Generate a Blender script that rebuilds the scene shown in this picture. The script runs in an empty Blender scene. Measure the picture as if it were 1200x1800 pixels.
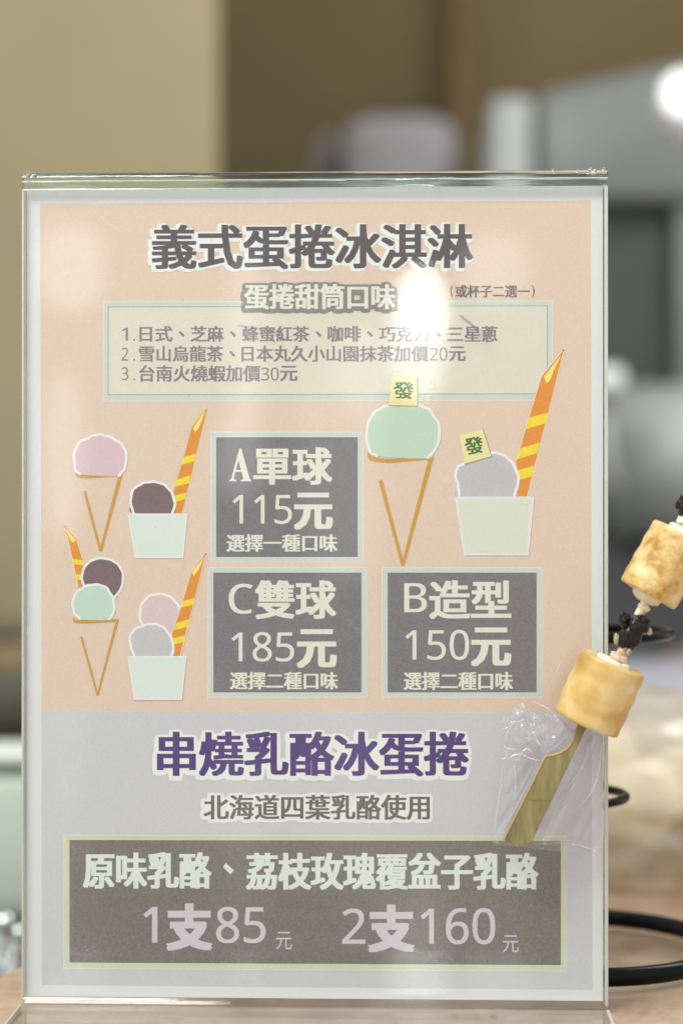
import bpy, bmesh, math, random
import numpy as np
from mathutils import Vector, Matrix, noise

random.seed(7)
SC = bpy.context.scene
COL = SC.collection

# ------------------------------------------------------------------ camera
FPX = 3405.0                                    # focal length in pixels of a 1200 x 1800 frame
CAM = np.array([0.03542, -0.70510, 0.17849])
YAW, PIT = -0.035587, 0.003753
_f = np.array([math.sin(YAW) * math.cos(PIT), math.cos(YAW) * math.cos(PIT), math.sin(PIT)])
_r = np.array([math.cos(YAW), -math.sin(YAW), 0.0])
_u = np.cross(_r, _f)
cd = bpy.data.cameras.new('camera')
cam = bpy.data.objects.new('camera', cd)
COL.objects.link(cam)
cam.matrix_world = Matrix(((_r[0], _u[0], -_f[0], CAM[0]), (_r[1], _u[1], -_f[1], CAM[1]),
                           (_r[2], _u[2], -_f[2], CAM[2]), (0, 0, 0, 1)))
cd.sensor_fit = 'VERTICAL'
cd.sensor_height = 36.0
cd.sensor_width = 24.0
cd.lens = FPX / 1800 * 36
cd.clip_start = 0.02
cd.clip_end = 60
cd.dof.use_dof = True
cd.dof.focus_distance = 0.709
cd.dof.aperture_fstop = 4.8
cd.dof.aperture_blades = 0
SC.camera = cam
SC.view_settings.view_transform = 'Standard'
SC.view_settings.look = 'None'
SC.view_settings.exposure = 0.0
SC.view_settings.gamma = 1.0
SC.cycles.use_denoising = True
SC.cycles.max_bounces = 12
SC.cycles.transparent_max_bounces = 16
SC.cycles.sample_clamp_indirect = 6.0

# ------------------------------------------------------------------ room light
W = bpy.data.worlds.new('World')
SC.world = W
W.use_nodes = True
bg = W.node_tree.nodes['Background']
bg.inputs[0].default_value = (0.975, 1.0, 0.98, 1)
bg.inputs[1].default_value = 0.86


def area(name, loc, target, size, size_y, power, color):
    l = bpy.data.lights.new(name, 'AREA')
    l.shape = 'RECTANGLE'
    l.size, l.size_y = size, size_y
    l.energy = power
    l.color = color
    o = bpy.data.objects.new(name, l)
    COL.objects.link(o)
    o.location = loc
    o.rotation_euler = (Vector(target) - Vector(loc)).to_track_quat('-Z', 'Y').to_euler()
    return o


area('overhead_area_light', (-0.7, -0.9, 1.75), (0.0, 0.0, 0.15), 0.9, 0.6, 33, (0.985, 1.0, 0.985))  # unseen key lamp, set by the upper left highlights of the rolls
area('overhead_area_light', (1.3, 1.3, 2.0), (0.6, 2.0, 0.1), 0.9, 0.9, 22, (0.99, 1.0, 0.98))  # unseen lamp added to light the machine and the background


def at(px, py, Y=0.0):
    """the point of the upright plane y = Y that pixel (px, py) of the 1200 x 1800 photograph sees"""
    px = np.asarray(px, float); py = np.asarray(py, float)
    d = _f + ((px - 600) / FPX)[..., None] * _r + ((900 - py) / FPX)[..., None] * _u
    t = (Y - CAM[1]) / d[..., 1]
    return CAM + d * t[..., None]


def floor_at(px, py, Z=0.0):
    d = _f + (px - 600) / FPX * _r + (900 - py) / FPX * _u
    return CAM + d * ((Z - CAM[2]) / d[2])


# ------------------------------------------------------------------ materials
def lin(c):
    return tuple(((v / 255 + .055) / 1.055) ** 2.4 if v > 10 else v / 255 / 12.92 for v in c)


def nodes(name):
    m = bpy.data.materials.new(name)
    m.use_nodes = True
    nt = m.node_tree
    nt.nodes.clear()
    out = nt.nodes.new('ShaderNodeOutputMaterial')
    return m, nt, out


def N(nt, kind, **kw):
    n = nt.nodes.new(kind)
    for k, v in kw.items():
        if k in n.inputs:
            n.inputs[k].default_value = v
        else:
            setattr(n, k, v)
    return n


def pmat(name, col, rough=0.6, amp=0.06, scale=60, bump=0.0, bscale=None, metal=0.0, spec=0.5, coat=0.0,
         col2=None, detail=4, sss=0.0, stretch=None):
    m, nt, out = nodes(name)
    p = N(nt, 'ShaderNodeBsdfPrincipled')
    p.inputs['Roughness'].default_value = rough
    p.inputs['Metallic'].default_value = metal
    p.inputs['Specular IOR Level'].default_value = spec
    p.inputs['Coat Weight'].default_value = coat
    p.inputs['Coat Roughness'].default_value = 0.12
    if sss:
        p.inputs['Subsurface Weight'].default_value = sss
        p.inputs['Subsurface Radius'].default_value = (0.004, 0.002, 0.001)
        p.inputs['Subsurface Scale'].default_value = 1.0
    tc = N(nt, 'ShaderNodeTexCoord')
    mp = N(nt, 'ShaderNodeMapping')
    if stretch:
        mp.inputs['Scale'].default_value = stretch
    nt.links.new(tc.outputs['Object'], mp.inputs[0])
    nz = N(nt, 'ShaderNodeTexNoise', Scale=scale, Detail=detail, Roughness=0.6)
    nt.links.new(mp.outputs[0], nz.inputs['Vector'])
    rp = N(nt, 'ShaderNodeValToRGB')
    a = [max(0, v * (1 - amp)) for v in col[:3]]
    b = [min(1, v * (1 + amp)) for v in (col2 or col)[:3]]
    rp.color_ramp.elements[0].position = 0.32
    rp.color_ramp.elements[1].position = 0.68
    rp.color_ramp.elements[0].color = (*a, 1)
    rp.color_ramp.elements[1].color = (*b, 1)
    nt.links.new(nz.outputs['Fac'], rp.inputs[0])
    nt.links.new(rp.outputs[0], p.inputs['Base Color'])
    if bump:
        bz = N(nt, 'ShaderNodeTexNoise', Scale=bscale or scale, Detail=3)
        nt.links.new(mp.outputs[0], bz.inputs['Vector'])
        bn = N(nt, 'ShaderNodeBump', Strength=1.0, Distance=bump)
        nt.links.new(bz.outputs['Fac'], bn.inputs['Height'])
        nt.links.new(bn.outputs[0], p.inputs['Normal'])
    nt.links.new(p.outputs[0], out.inputs[0])
    return m


VEIL = 0.035
_ink = {}


def ink(r, g, b, grain=0.05):
    """printed ink with the fine grain of a laser print"""
    k = (r, g, b, grain)
    if k not in _ink:
        c = [max(0.012, (v - VEIL) / GAIN) for v in lin((r, g, b))]
        _ink[k] = pmat('ink_%d_%d_%d' % (r, g, b), [min(0.9, v) for v in c], rough=0.55, amp=grain, scale=1500, detail=2, spec=0.3)
    return _ink[k]


GAIN = 0.90


def thin_clear(name, tint=(1, 1, 1), boost=1.0, rough=0.0, haze=0.0, hcol=(0.8, 0.82, 0.85)):
    """clear sheet: what is behind shows through, lamps mirror in it"""
    m, nt, out = nodes(name)
    tr = N(nt, 'ShaderNodeBsdfTransparent')
    tr.inputs[0].default_value = (*tint, 1)
    gl = N(nt, 'ShaderNodeBsdfGlossy', Roughness=rough)
    fr = N(nt, 'ShaderNodeFresnel')
    ge = N(nt, 'ShaderNodeNewGeometry')
    mr = N(nt, 'ShaderNodeMapRange')
    mr.inputs['To Min'].default_value = 1.49
    mr.inputs['To Max'].default_value = 1 / 1.49      # a sheet this thin lets light out as it let it in
    nt.links.new(ge.outputs['Backfacing'], mr.inputs['Value'])
    nt.links.new(mr.outputs[0], fr.inputs['IOR'])
    mu = N(nt, 'ShaderNodeMath', operation='MULTIPLY', use_clamp=True)
    mu.inputs[1].default_value = boost
    nt.links.new(fr.outputs[0], mu.inputs[0])
    mx = N(nt, 'ShaderNodeMixShader')
    nt.links.new(mu.outputs[0], mx.inputs[0])
    nt.links.new(tr.outputs[0], mx.inputs[1])
    nt.links.new(gl.outputs[0], mx.inputs[2])
    last = mx
    if haze:
        df = N(nt, 'ShaderNodeBsdfDiffuse')
        df.inputs[0].default_value = (*hcol, 1)
        m2 = N(nt, 'ShaderNodeMixShader')
        m2.inputs[0].default_value = haze
        nt.links.new(mx.outputs[0], m2.inputs[1])
        nt.links.new(df.outputs[0], m2.inputs[2])
        last = m2
    nt.links.new(last.outputs[0], out.inputs[0])
    return m


def glass(name, col=(0.93, 0.98, 0.95), rough=0.02, ior=1.49, frost=0.0):
    m, nt, out = nodes(name)
    g = N(nt, 'ShaderNodeBsdfGlass', Roughness=rough, IOR=ior)
    g.inputs[0].default_value = (*col, 1)
    tc = N(nt, 'ShaderNodeTexCoord')
    mp = N(nt, 'ShaderNodeMapping')
    mp.inputs['Scale'].default_value = (30, 400, 400)
    nt.links.new(tc.outputs['Object'], mp.inputs[0])
    nz = N(nt, 'ShaderNodeTexNoise', Scale=1.0, Detail=2)
    nt.links.new(mp.outputs[0], nz.inputs['Vector'])
    bn = N(nt, 'ShaderNodeBump', Strength=0.6, Distance=0.0004)
    nt.links.new(nz.outputs['Fac'], bn.inputs['Height'])
    nt.links.new(bn.outputs[0], g.inputs['Normal'])
    if frost:
        df = N(nt, 'ShaderNodeBsdfDiffuse')
        df.inputs[0].default_value = (0.80, 0.83, 0.78, 1)
        mx = N(nt, 'ShaderNodeMixShader')
        mx.inputs[0].default_value = frost
        nt.links.new(g.outputs[0], mx.inputs[1])
        nt.links.new(df.outputs[0], mx.inputs[2])
        g = mx
    nt.links.new(g.outputs[0], out.inputs[0])
    return m


def emis(name, col, s):
    m, nt, out = nodes(name)
    e = N(nt, 'ShaderNodeEmission', Strength=s)
    e.inputs[0].default_value = (*col, 1)
    nt.links.new(e.outputs[0], out.inputs[0])
    return m


# ------------------------------------------------------------------ object helpers
def tag(o, label=None, cat=None, group=None, kind=None):
    for k, v in (('label', label), ('category', cat), ('group', group), ('kind', kind)):
        if v:
            o[k] = v
    return o


def empty(name, loc=(0, 0, 0)):
    o = bpy.data.objects.new(name, None)
    o.empty_display_size = 0.02
    COL.objects.link(o)
    o.location = loc
    return o


def mesh(name, verts, faces, mat, parent=None, smooth=False):
    me = bpy.data.meshes.new(name)
    off = Vector(wloc(parent)) if parent else Vector((0, 0, 0))
    v = np.asarray(verts, float) - np.array(off)
    me.from_pydata(v.tolist(), [], [list(map(int, f)) for f in faces])
    me.materials.append(mat)
    if smooth:
        me.polygons.foreach_set('use_smooth', [True] * len(me.polygons))
    o = bpy.data.objects.new(name, me)
    COL.objects.link(o)
    o.parent = parent
    return o


def wloc(o):
    l = Vector((0, 0, 0))
    while o:
        l += o.location
        o = o.parent
    return l


def from_bm(name, bm, mat, parent=None, smooth=False):
    bmesh.ops.recalc_face_normals(bm, faces=bm.faces)
    v = [tuple(x.co) for x in bm.verts]
    bm.verts.index_update()
    f = [[x.index for x in q.verts] for q in bm.faces]
    bm.free()
    return mesh(name, v, f, mat, parent, smooth)


def box(name, lo, hi, mat, parent=None, bev=0.0, seg=3, smooth=None):
    bm = bmesh.new()
    bmesh.ops.create_cube(bm, size=1)
    for v in bm.verts:
        v.co = Vector([(lo[i] + hi[i]) / 2 + v.co[i] * (hi[i] - lo[i]) for i in range(3)])
    if bev:
        bmesh.ops.bevel(bm, geom=bm.edges[:], offset=bev, segments=seg, affect='EDGES', profile=0.5)
    return from_bm(name, bm, mat, parent, bool(bev) if smooth is None else smooth)


def extrude_yz(name, prof, x0, x1, mat, parent=None, smooth=False):
    n = len(prof)
    v = [(x0, y, z) for y, z in prof] + [(x1, y, z) for y, z in prof]
    f = [[i, (i + 1) % n, n + (i + 1) % n, n + i] for i in range(n)] + [list(range(n))[::-1], list(range(n, 2 * n))]
    bm = bmesh.new()
    vs = [bm.verts.new(p) for p in v]
    for q in f:
        bm.faces.new([vs[i] for i in q])
    return from_bm(name, bm, mat, parent, smooth)


def tube(name, pts, rad, mat, parent=None, seg=14, closed=False):
    pts = [Vector(p) for p in pts]
    n = len(pts)
    rad = rad if hasattr(rad, '__len__') else [rad] * n
    V, F = [], []
    up = None
    for i, p in enumerate(pts):
        a = pts[(i - 1) % n] if closed or i else p
        b = pts[(i + 1) % n] if closed or i < n - 1 else p
        t = (b - a).normalized()
        if up is None:
            up = t.orthogonal().normalized()
        up = (up - t * up.dot(t)).normalized()
        s = t.cross(up)
        for k in range(seg):
            w = 2 * math.pi * k / seg
            V.append(p + (up * math.cos(w) + s * math.sin(w)) * rad[i])
    m = n if closed else n - 1
    sh = 0
    if closed:                                   # untwist the seam
        t = (pts[1] - pts[-1]).normalized()
        e0 = V[0] - pts[0]
        u2 = (up - t * up.dot(t)).normalized()
        ang = math.atan2(t.cross(u2).dot(e0.normalized()), u2.dot(e0.normalized()))
        sh = round(ang / (2 * math.pi) * seg)
    for i in range(m):
        j = (i + 1) % n
        for k in range(seg):
            k2 = (k + 1) % seg
            q = (k - (sh if j == 0 and closed else 0)) % seg
            q2 = (k2 - (sh if j == 0 and closed else 0)) % seg
            F.append([i * seg + k, i * seg + k2, j * seg + q2, j * seg + q])
    if not closed:
        F += [list(range(seg))[::-1], [(n - 1) * seg + k for k in range(seg)]]
    return mesh(name, V, F, mat, parent, True)


def smoothpts(pts, closed=True, k=5):
    pts = [np.array(p, float) for p in pts]
    n = len(pts)
    out = []
    for i in range(n if closed else n - 1):
        g = lambda j: pts[j % n] if closed else pts[min(max(j, 0), n - 1)]
        p0, p1, p2, p3 = g(i - 1), g(i), g(i + 1), g(i + 2)
        for s in range(k):
            t = s / k
            out.append(0.5 * (2 * p1 + (p2 - p0) * t + (2 * p0 - 5 * p1 + 4 * p2 - p3) * t * t + (3 * p1 - p0 - 3 * p2 + p3) * t ** 3))
    if not closed:
        out.append(pts[-1])
    return out


# ------------------------------------------------------------------ printing on the card
LAYER = 0.000015


def poly(name, pts, mat, parent, layer):
    pts = np.array(pts, float)
    return mesh(name, at(pts[:, 0], pts[:, 1], -LAYER * layer), [list(range(len(pts)))], mat, parent)


def rect(name, x0, y0, x1, y1, mat, parent, layer, dr=0.0, dl=0.0):
    return poly(name, [(x0, y0 + dl), (x1, y0 + dr), (x1, y1 + dr), (x0, y1 + dl)], mat, parent, layer)


def ribbon(name, pts, w, mat, parent, layer, closed=False, Y=None):
    pts = [np.array(p, float) for p in pts]
    n = len(pts)
    w = np.interp(np.linspace(0, 1, n), np.linspace(0, 1, len(w)), w) if hasattr(w, '__len__') else [w] * n
    L, R = [], []
    for i in range(n):
        a = pts[i - 1] if (closed or i) else pts[i]
        b = pts[(i + 1) % n] if (closed or i < n - 1) else pts[i]
        t = b - a
        t = t / (np.linalg.norm(t) + 1e-9)
        d0 = pts[i] - a
        nn = np.array([-t[1], t[0]])
        m = 1.0
        if 0 < i < n - 1:
            e = d0 / (np.linalg.norm(d0) + 1e-9)
            m = 1 / max(0.7, abs(e.dot(t)))
        L.append(pts[i] + nn * w[i] / 2 * m)
        R.append(pts[i] - nn * w[i] / 2 * m)
    P = np.array(L + R)
    F = [[i, (i + 1) % n, n + (i + 1) % n, n + i] for i in range(n if closed else n - 1)]
    return mesh(name, at(P[:, 0], P[:, 1], (-LAYER * layer) if Y is None else Y), F, mat, parent)


_glyph = {}


def glyphs(s):
    if s not in _glyph:
        c = bpy.data.curves.new('lettering', 'FONT')
        c.body = s
        c.resolution_u = 3
        o = bpy.data.objects.new('lettering', c)
        COL.objects.link(o)
        dg = bpy.context.evaluated_depsgraph_get()
        dg.update()
        me = bpy.data.meshes.new_from_object(o.evaluated_get(dg))
        V = np.empty(len(me.vertices) * 3)
        me.vertices.foreach_get('co', V)
        V = V.reshape(-1, 3)[:, :2]
        F = [list(p.vertices) for p in me.polygons]
        bpy.data.objects.remove(o)
        bpy.data.curves.remove(c)
        bpy.data.meshes.remove(me)
        _glyph[s] = (V, F)
    return _glyph[s]


SANS = {**{str(i): chr(0x1D7E2 + i) for i in range(10)}, 'B': chr(0x1D5A1), 'C': chr(0x1D5A2), 'A': chr(0x1D400)}


def text(name, s, x0, y0, x1, y1, mat, parent, layer, bx=0.0, by=0.0, ring=0.0, n=7, shift=(0, 0), rot=0.0, slope=0.0):
    """lettering fitted to a box given in photograph pixels; bx, by thicken its strokes, ring lays a halo round it"""
    s = ''.join(SANS.get(c, c) for c in s)
    V, F = glyphs(s)
    lo, hi = V.min(0), V.max(0)
    x0, x1, y0, y1 = x0 + bx, x1 - bx, y0 + by, y1 - by
    P = (V - lo) / (hi - lo)
    P = np.stack([x0 + P[:, 0] * (x1 - x0), y1 - P[:, 1] * (y1 - y0)], 1)
    if rot:
        c = np.array([(x0 + x1) / 2, (y0 + y1) / 2])
        a = math.radians(rot)
        P = (P - c) @ np.array([[math.cos(a), math.sin(a)], [-math.sin(a), math.cos(a)]]) + c
    P[:, 1] += slope * (P[:, 0] - x0)
    offs = []
    if ring:
        k = 16
        for i in range(k):                      # square brush: corners stay sharp
            c_, s_ = math.cos(2 * math.pi * i / k), math.sin(2 * math.pi * i / k)
            w_ = 0.55 + 0.45 / max(abs(c_), abs(s_))
            offs.append((ring * c_ * w_, ring * s_ * w_))
        offs += [(ring * .5 * math.cos(2 * math.pi * i / 6), ring * .5 * math.sin(2 * math.pi * i / 6)) for i in range(6)] + [(0, 0)]
    elif bx or by:
        for i in range(n):
            t = i / (n - 1) * 2 - 1
            offs.append((bx * t, -by))
            if by:
                offs.append((bx * t, by))
    else:
        offs = [(0, 0)]
    VV, FF = [], []
    for i, (dx, dy) in enumerate(offs):
        Q = at(P[:, 0] + dx + shift[0], P[:, 1] + dy + shift[1], -LAYER * layer - i * 0.55e-6)
        b = len(VV) * len(V)
        VV.append(Q)
        FF += [[j + b for j in f] for f in F]
    return mesh(name, np.concatenate(VV), FF, mat, parent)


# ================================================================== SETTING
cA = floor_at(20, 1709)
cB = floor_at(1200, 1140)
dirv = (cB - cA)[:2]
dirv = dirv / np.linalg.norm(dirv)
pA = cA[:2] - dirv * 0.9
pB = cB[:2] + dirv * 1.2


def counter_mat():
    m, nt, out = nodes('counter_stone')
    p = N(nt, 'ShaderNodeBsdfPrincipled')
    p.inputs['Roughness'].default_value = 0.16
    tc = N(nt, 'ShaderNodeTexCoord')
    n1 = N(nt, 'ShaderNodeTexNoise', Scale=9.0, Detail=6, Roughness=0.6, Distortion=1.6)
    n2 = N(nt, 'ShaderNodeTexNoise', Scale=140.0, Detail=3)
    nt.links.new(tc.outputs['Object'], n1.inputs['Vector'])
    nt.links.new(tc.outputs['Object'], n2.inputs['Vector'])
    r = N(nt, 'ShaderNodeValToRGB')
    r.color_ramp.elements[0].position = 0.30
    r.color_ramp.elements[0].color = (0.30, 0.20, 0.135, 1)
    r.color_ramp.elements[1].position = 0.66
    r.color_ramp.elements[1].color = (0.60, 0.44, 0.325, 1)
    e = r.color_ramp.elements.new(0.48)
    e.color = (0.50, 0.35, 0.25, 1)
    nt.links.new(n1.outputs['Fac'], r.inputs[0])
    mx = N(nt, 'ShaderNodeMixRGB', blend_type='MULTIPLY')
    mx.inputs[0].default_value = 0.35
    nt.links.new(r.outputs[0], mx.inputs[1])
    nt.links.new(n2.outputs['Fac'], mx.inputs[2])
    g = N(nt, 'ShaderNodeMixRGB', blend_type='ADD')
    g.inputs[0].default_value = 0.12
    nt.links.new(mx.outputs[0], g.inputs[1])
    nt.links.new(r.outputs[0], g.inputs[2])
    nt.links.new(g.outputs[0], p.inputs['Base Color'])
    nt.links.new(p.outputs[0], out.inputs[0])
    return m


MC = counter_mat()
top = [tuple(pA), tuple(pB), (2.6, pB[1]), (2.6, -1.2), (pA[0], -1.2)]
bm = bmesh.new()
va = [bm.verts.new((x, y, 0)) for x, y in top]
vb = [bm.verts.new((x, y, -0.04)) for x, y in top]
bm.faces.new(va[::-1])
bm.faces.new(vb)
for i in range(5):
    bm.faces.new([va[i], va[(i + 1) % 5], vb[(i + 1) % 5], vb[i]])
tag(from_bm('counter_top', bm, MC), kind='structure')

m_beige = pmat('beige_paint', (0.375, 0.31, 0.178), 0.8, 0.05, 3)
m_brown = pmat('brown_panelling', (0.188, 0.142, 0.072), 0.9, 0.16, 1.6, spec=0.2)
m_floor = pmat('dark_floor', (0.10, 0.095, 0.085), 0.6, 0.1, 5)
x380 = at(381, 600, 2.0)[0]
tag(box('beige_wall', (-2.2, 2.0, -0.9), (x380, 2.04, 2.2), m_beige, bev=0.01), kind='structure')
tag(box('brown_wall', (-2.2, 3.6, -0.9), (3.2, 3.75, 2.6), m_brown), kind='structure')
tag(box('floor', (-3, -1.5, -0.95), (3.4, 3.9, -0.9), m_floor), kind='structure')
xs = at(815, 200, 3.5)[0]
tag(box('wall_post', (xs - 0.03, 3.5, -0.9), (xs + 0.02, 3.60, 2.6), pmat('post_wood', (0.17, 0.11, 0.045), 0.8, 0.1, 6), bev=0.005), kind='structure')

# ================================================================== ACRYLIC HOLDER
m_sheet = thin_clear('clear_acrylic_sheet', (0.992, 0.994, 0.993), 1.0)
m_edge = glass('acrylic_cut_edge', (0.975, 0.99, 0.98), 0.05, frost=0.5)
m_fold = glass('acrylic_fold', (0.95, 0.985, 0.965), 0.015)
holder = tag(empty('acrylic_sign_holder', (0, 0, 0)),
             'clear acrylic countertop sign holder with flat foot, standing upright around the printed menu card', 'sign holder')
XL, XR = -0.1062, 0.1066
ZT = 0.3025
# front sheet that bends forward into the foot
prof = [(-0.0028, ZT - 0.0036), (-0.0028, 0.0065)]
for i in range(1, 7):
    a = math.radians(90 * i / 6)
    prof.append((-0.0028 - 0.0038 * (1 - math.cos(a)), 0.0065 - 0.0040 * math.sin(a)))
prof += [(-0.092, 0.0025), (-0.092, 0.0004), (-0.0060, 0.0004)]
for i in range(1, 7):
    a = math.radians(90 * (6 - i) / 6)
    prof.append((-0.0006 - 0.0054 * (1 - math.cos(a)), 0.0058 - 0.0054 * math.sin(a)))
prof += [(-0.0006, ZT - 0.0036)]
extrude_yz('front_sheet', prof, XL + 0.0009, XR - 0.0013, m_sheet, holder)
box('back_sheet', (XL + 0.0009, 0.0009, 0.0004), (XR - 0.0013, 0.0028, ZT - 0.0036), m_sheet, holder)
# folded top
fz = ZT - 0.0035
P = [(-0.0028, fz)]
for i in range(0, 13):
    a = math.radians(180 * i / 12)
    P.append((-0.0028 * math.cos(a), fz + 0.0036 + 0.0026 * math.sin(a)))
P += [(0.0028, fz), (0.0009, fz)]
for i in range(0, 7):
    a = math.radians(180 * i / 6)
    P.append((0.0009 * math.cos(a), fz + 0.0026 + 0.0009 * math.sin(a)))
P += [(-0.0006, fz)]
extrude_yz('top_fold', P, XL, XR, m_fold, holder, smooth=False)
for xa, xb in ((XL, XL + 0.0008), (XR - 0.0012, XR)):
    box('side_edge', (xa, -0.0028, 0.0026), (xb, -0.0007, fz - 0.0001), m_edge, holder, bev=0.0002, seg=2)
box('side_edge', (XL, 0.0010, 0.0026), (XL + 0.0008, 0.0028, fz - 0.0001), m_edge, holder, bev=0.0002, seg=2)
box('side_edge', (XR - 0.0012, 0.0010, 0.0026), (XR, 0.0028, fz - 0.0001), m_edge, holder, bev=0.0002, seg=2)
for xa, xb in ((XL, XL + 0.0008), (XR - 0.0012, XR)):
    box('foot_edge', (xa, -0.092, 0.0004), (xb, -0.0066, 0.0025), m_edge, holder, bev=0.0002, seg=2)
m_drop = glass('glue_drop', (1, 1, 1), 0.0)
for (px, py, r) in ((972, 299, .0006), (973, 303, .0005), (1014, 301, .0006), (1036, 299, .0008), (1033, 303, .0007),
                    (1044, 301, .0009), (1041, 306, .0006), (1060, 297, .0006), (49, 304, .0006), (47, 311, .0005), (60, 305, .0007), (50, 318, .0005)):
    p = at(px, py, -0.0034)
    bm = bmesh.new()
    bmesh.ops.create_icosphere(bm, subdivisions=2, radius=r)
    for v in bm.verts:
        v.co = v.co + Vector(p)
    from_bm('glue_drop', bm, m_drop, holder, True)
m_pen = thin_clear('marker_smear', (0.62, 0.62, 0.74), 1.0, 0.2, 0.10, (0.2, 0.2, 0.35))
m_pen2 = thin_clear('marker_faint', (0.80, 0.80, 0.84), 1.0, 0.2, 0.04, (0.3, 0.3, 0.4))
ribbon('pen_mark', [(808, 554), (816, 561), (828, 570), (838, 579)], [3, 5, 5, 3.5], m_pen, holder, 0, Y=-0.00300)
ribbon('pen_mark', [(838, 577), (846, 586), (852, 594), (857, 602)], [6, 13, 11, 3], m_pen2, holder, 0, Y=-0.00302)
ribbon('pen_mark', [(418, 572), (440, 576), (465, 579), (482, 586), (498, 598)], [3, 4, 2.5, 7, 3], m_pen2, holder, 0, Y=-0.00300)
ribbon('pen_mark', [(495, 597), (510, 592), (524, 586)], [2, 2, 1.2], m_pen2, holder, 0, Y=-0.00300)
m_scr = thin_clear('scratch', (1, 1, 1), 1.0, 0.3, 0.22, (0.85, 0.88, 0.86))
for a, b, w in (((152, 362), (216, 412), 1.0), ((240, 830), (252, 848), 0.9), ((700, 300), (704, 330), 1.0), ((958, 1224), (1000, 1128), 1.3),
                ((962, 1204), (985, 1160), 0.9), ((700, 1372), (760, 1376), 0.8), ((880, 1505), (950, 1512), 1.1), ((930, 1592), (936, 1594), 2.2),
                ((330, 560), (400, 552), 0.7), ((600, 1080), (640, 1120), 0.7)):
    ribbon('scratch', [a, ((a[0] + b[0]) / 2 + 1, (a[1] + b[1]) / 2 - 1), b], [0.3, w, 0.3], m_scr, holder, 0, Y=-0.00304)

# ================================================================== MENU CARD
card = tag(empty('menu_card', (0, 0.0002, 0.004)),
           'ice cream price menu, peach above and lilac grey below, slotted in the clear holder', 'menu')
m_paper = ink(219, 224, 223, 0.02)
corn = at(np.array([47.5, 1058.6, 1059.2, 47]), np.array([334.8, 328.3, 1759.5, 1751]), 0.0)
v = [tuple(c) for c in corn] + [(c[0], 0.0004, c[2]) for c in corn]
mesh('card_sheet', v, [[3, 2, 1, 0], [4, 5, 6, 7], [0, 1, 5, 4], [1, 2, 6, 5], [2, 3, 7, 6], [3, 0, 4, 7]], m_paper, card)
PEACH = ink(220, 200, 182, 0.045)
LILAC = ink(200, 203, 207, 0.04)
poly('peach_ground', [(71, 358), (1037.6, 352), (1039.4, 1253), (73.5, 1249.5)], PEACH, card, 1)
poly('lilac_ground', [(73.5, 1250), (1039.4, 1253.5), (1040.5, 1740), (74, 1731.5)], LILAC, card, 1)

FRM = ink(201, 210, 204, 0.03)
FRM2 = ink(206, 212, 184, 0.03)
EDGE = ink(224, 230, 222, 0.02)
LINE = ink(112, 118, 110)
CREAM = ink(217, 216, 199, 0.03)
DARK = ink(124, 121, 124, 0.14)
DARK2 = ink(126, 124, 119, 0.17)
TXT = ink(222, 225, 210, 0.02)


def panel(x0, y0, x1, y1, ix0, iy0, ix1, iy1, fill, frm, sl=0.0, extra=0.0):
    q = lambda a, b, c, d, e: [(a, b), (c, b + sl), (c, d + sl + extra), (a, d)]
    fr = empty('printed_panel', (0, 0, 0))
    fr.parent = card
    poly('panel_edge', q(x0 - 1, y0 - 1, x1 + 1, y1 + 1, 0), EDGE, fr, 2)
    poly('panel_frame', q(x0, y0, x1, y1, 0), frm, fr, 3)
    poly('panel_outline', q(ix0 - .9, iy0 - .9, ix1 + .9, iy1 + .9, 0), LINE, fr, 4)
    poly('panel_field', q(ix0, iy0, ix1, iy1, 0), fill, fr, 5)
    return fr


panel(182.5, 531, 969.5, 704.5, 191, 540, 960.5, 693.5, CREAM, FRM, -1.8)
panel(371.5, 760, 637, 987.5, 381, 769.5, 627.5, 978, DARK, FRM)
panel(366.5, 998, 643.5, 1225, 376, 1007.5, 634, 1216, DARK, FRM)
panel(672, 998, 951.5, 1225, 682, 1007.5, 941.5, 1216, DARK, FRM)
panel(113.5, 1468.5, 993.5, 1702, 123.5, 1477.5, 984, 1691, DARK2, FRM2, 1.8, 2.6)

# title
TITLE = ink(98, 92, 94, 0.06)
WHITE = ink(230, 235, 231, 0.02)
text('title_halo', '義式蛋捲冰淇淋', 268, 397, 828, 472, WHITE, card, 6, ring=6.2, shift=(-2.5, 1.5), slope=-.003)
text('title_lettering', '義式蛋捲冰淇淋', 267, 395, 831, 474, TITLE, card, 7, bx=2.7, by=1.0, slope=-.003)
text('subtitle_halo', '蛋捲甜筒口味', 431, 501, 693, 542, ink(140, 137, 134), card, 8, ring=8, shift=(-1, 2))
text('subtitle_lettering', '蛋捲甜筒口味', 429, 499, 695, 544, TXT, card, 9, bx=1.6, by=.7)
text('note_lettering', '(', 791, 501, 796, 523, TITLE, card, 6)
text('note_lettering', '或杯子二選一', 800, 501, 930, 523, ink(112, 106, 108), card, 6, bx=.7, by=.2)
text('note_lettering', ')', 934, 501, 939, 523, TITLE, card, 6)

GT = ink(138, 130, 136, 0.05)
for n_, y_ in (('1', 0), ('2', 35), ('3', 69.5)):
    text('list_number', n_, 214, 576 + y_, 226 if n_ != '1' else 225, 599 + y_, GT, card, 6, bx=.2)
    rect('list_dot', 234.5, 596 + y_, 237.5, 599 + y_, GT, card, 6)


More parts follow.
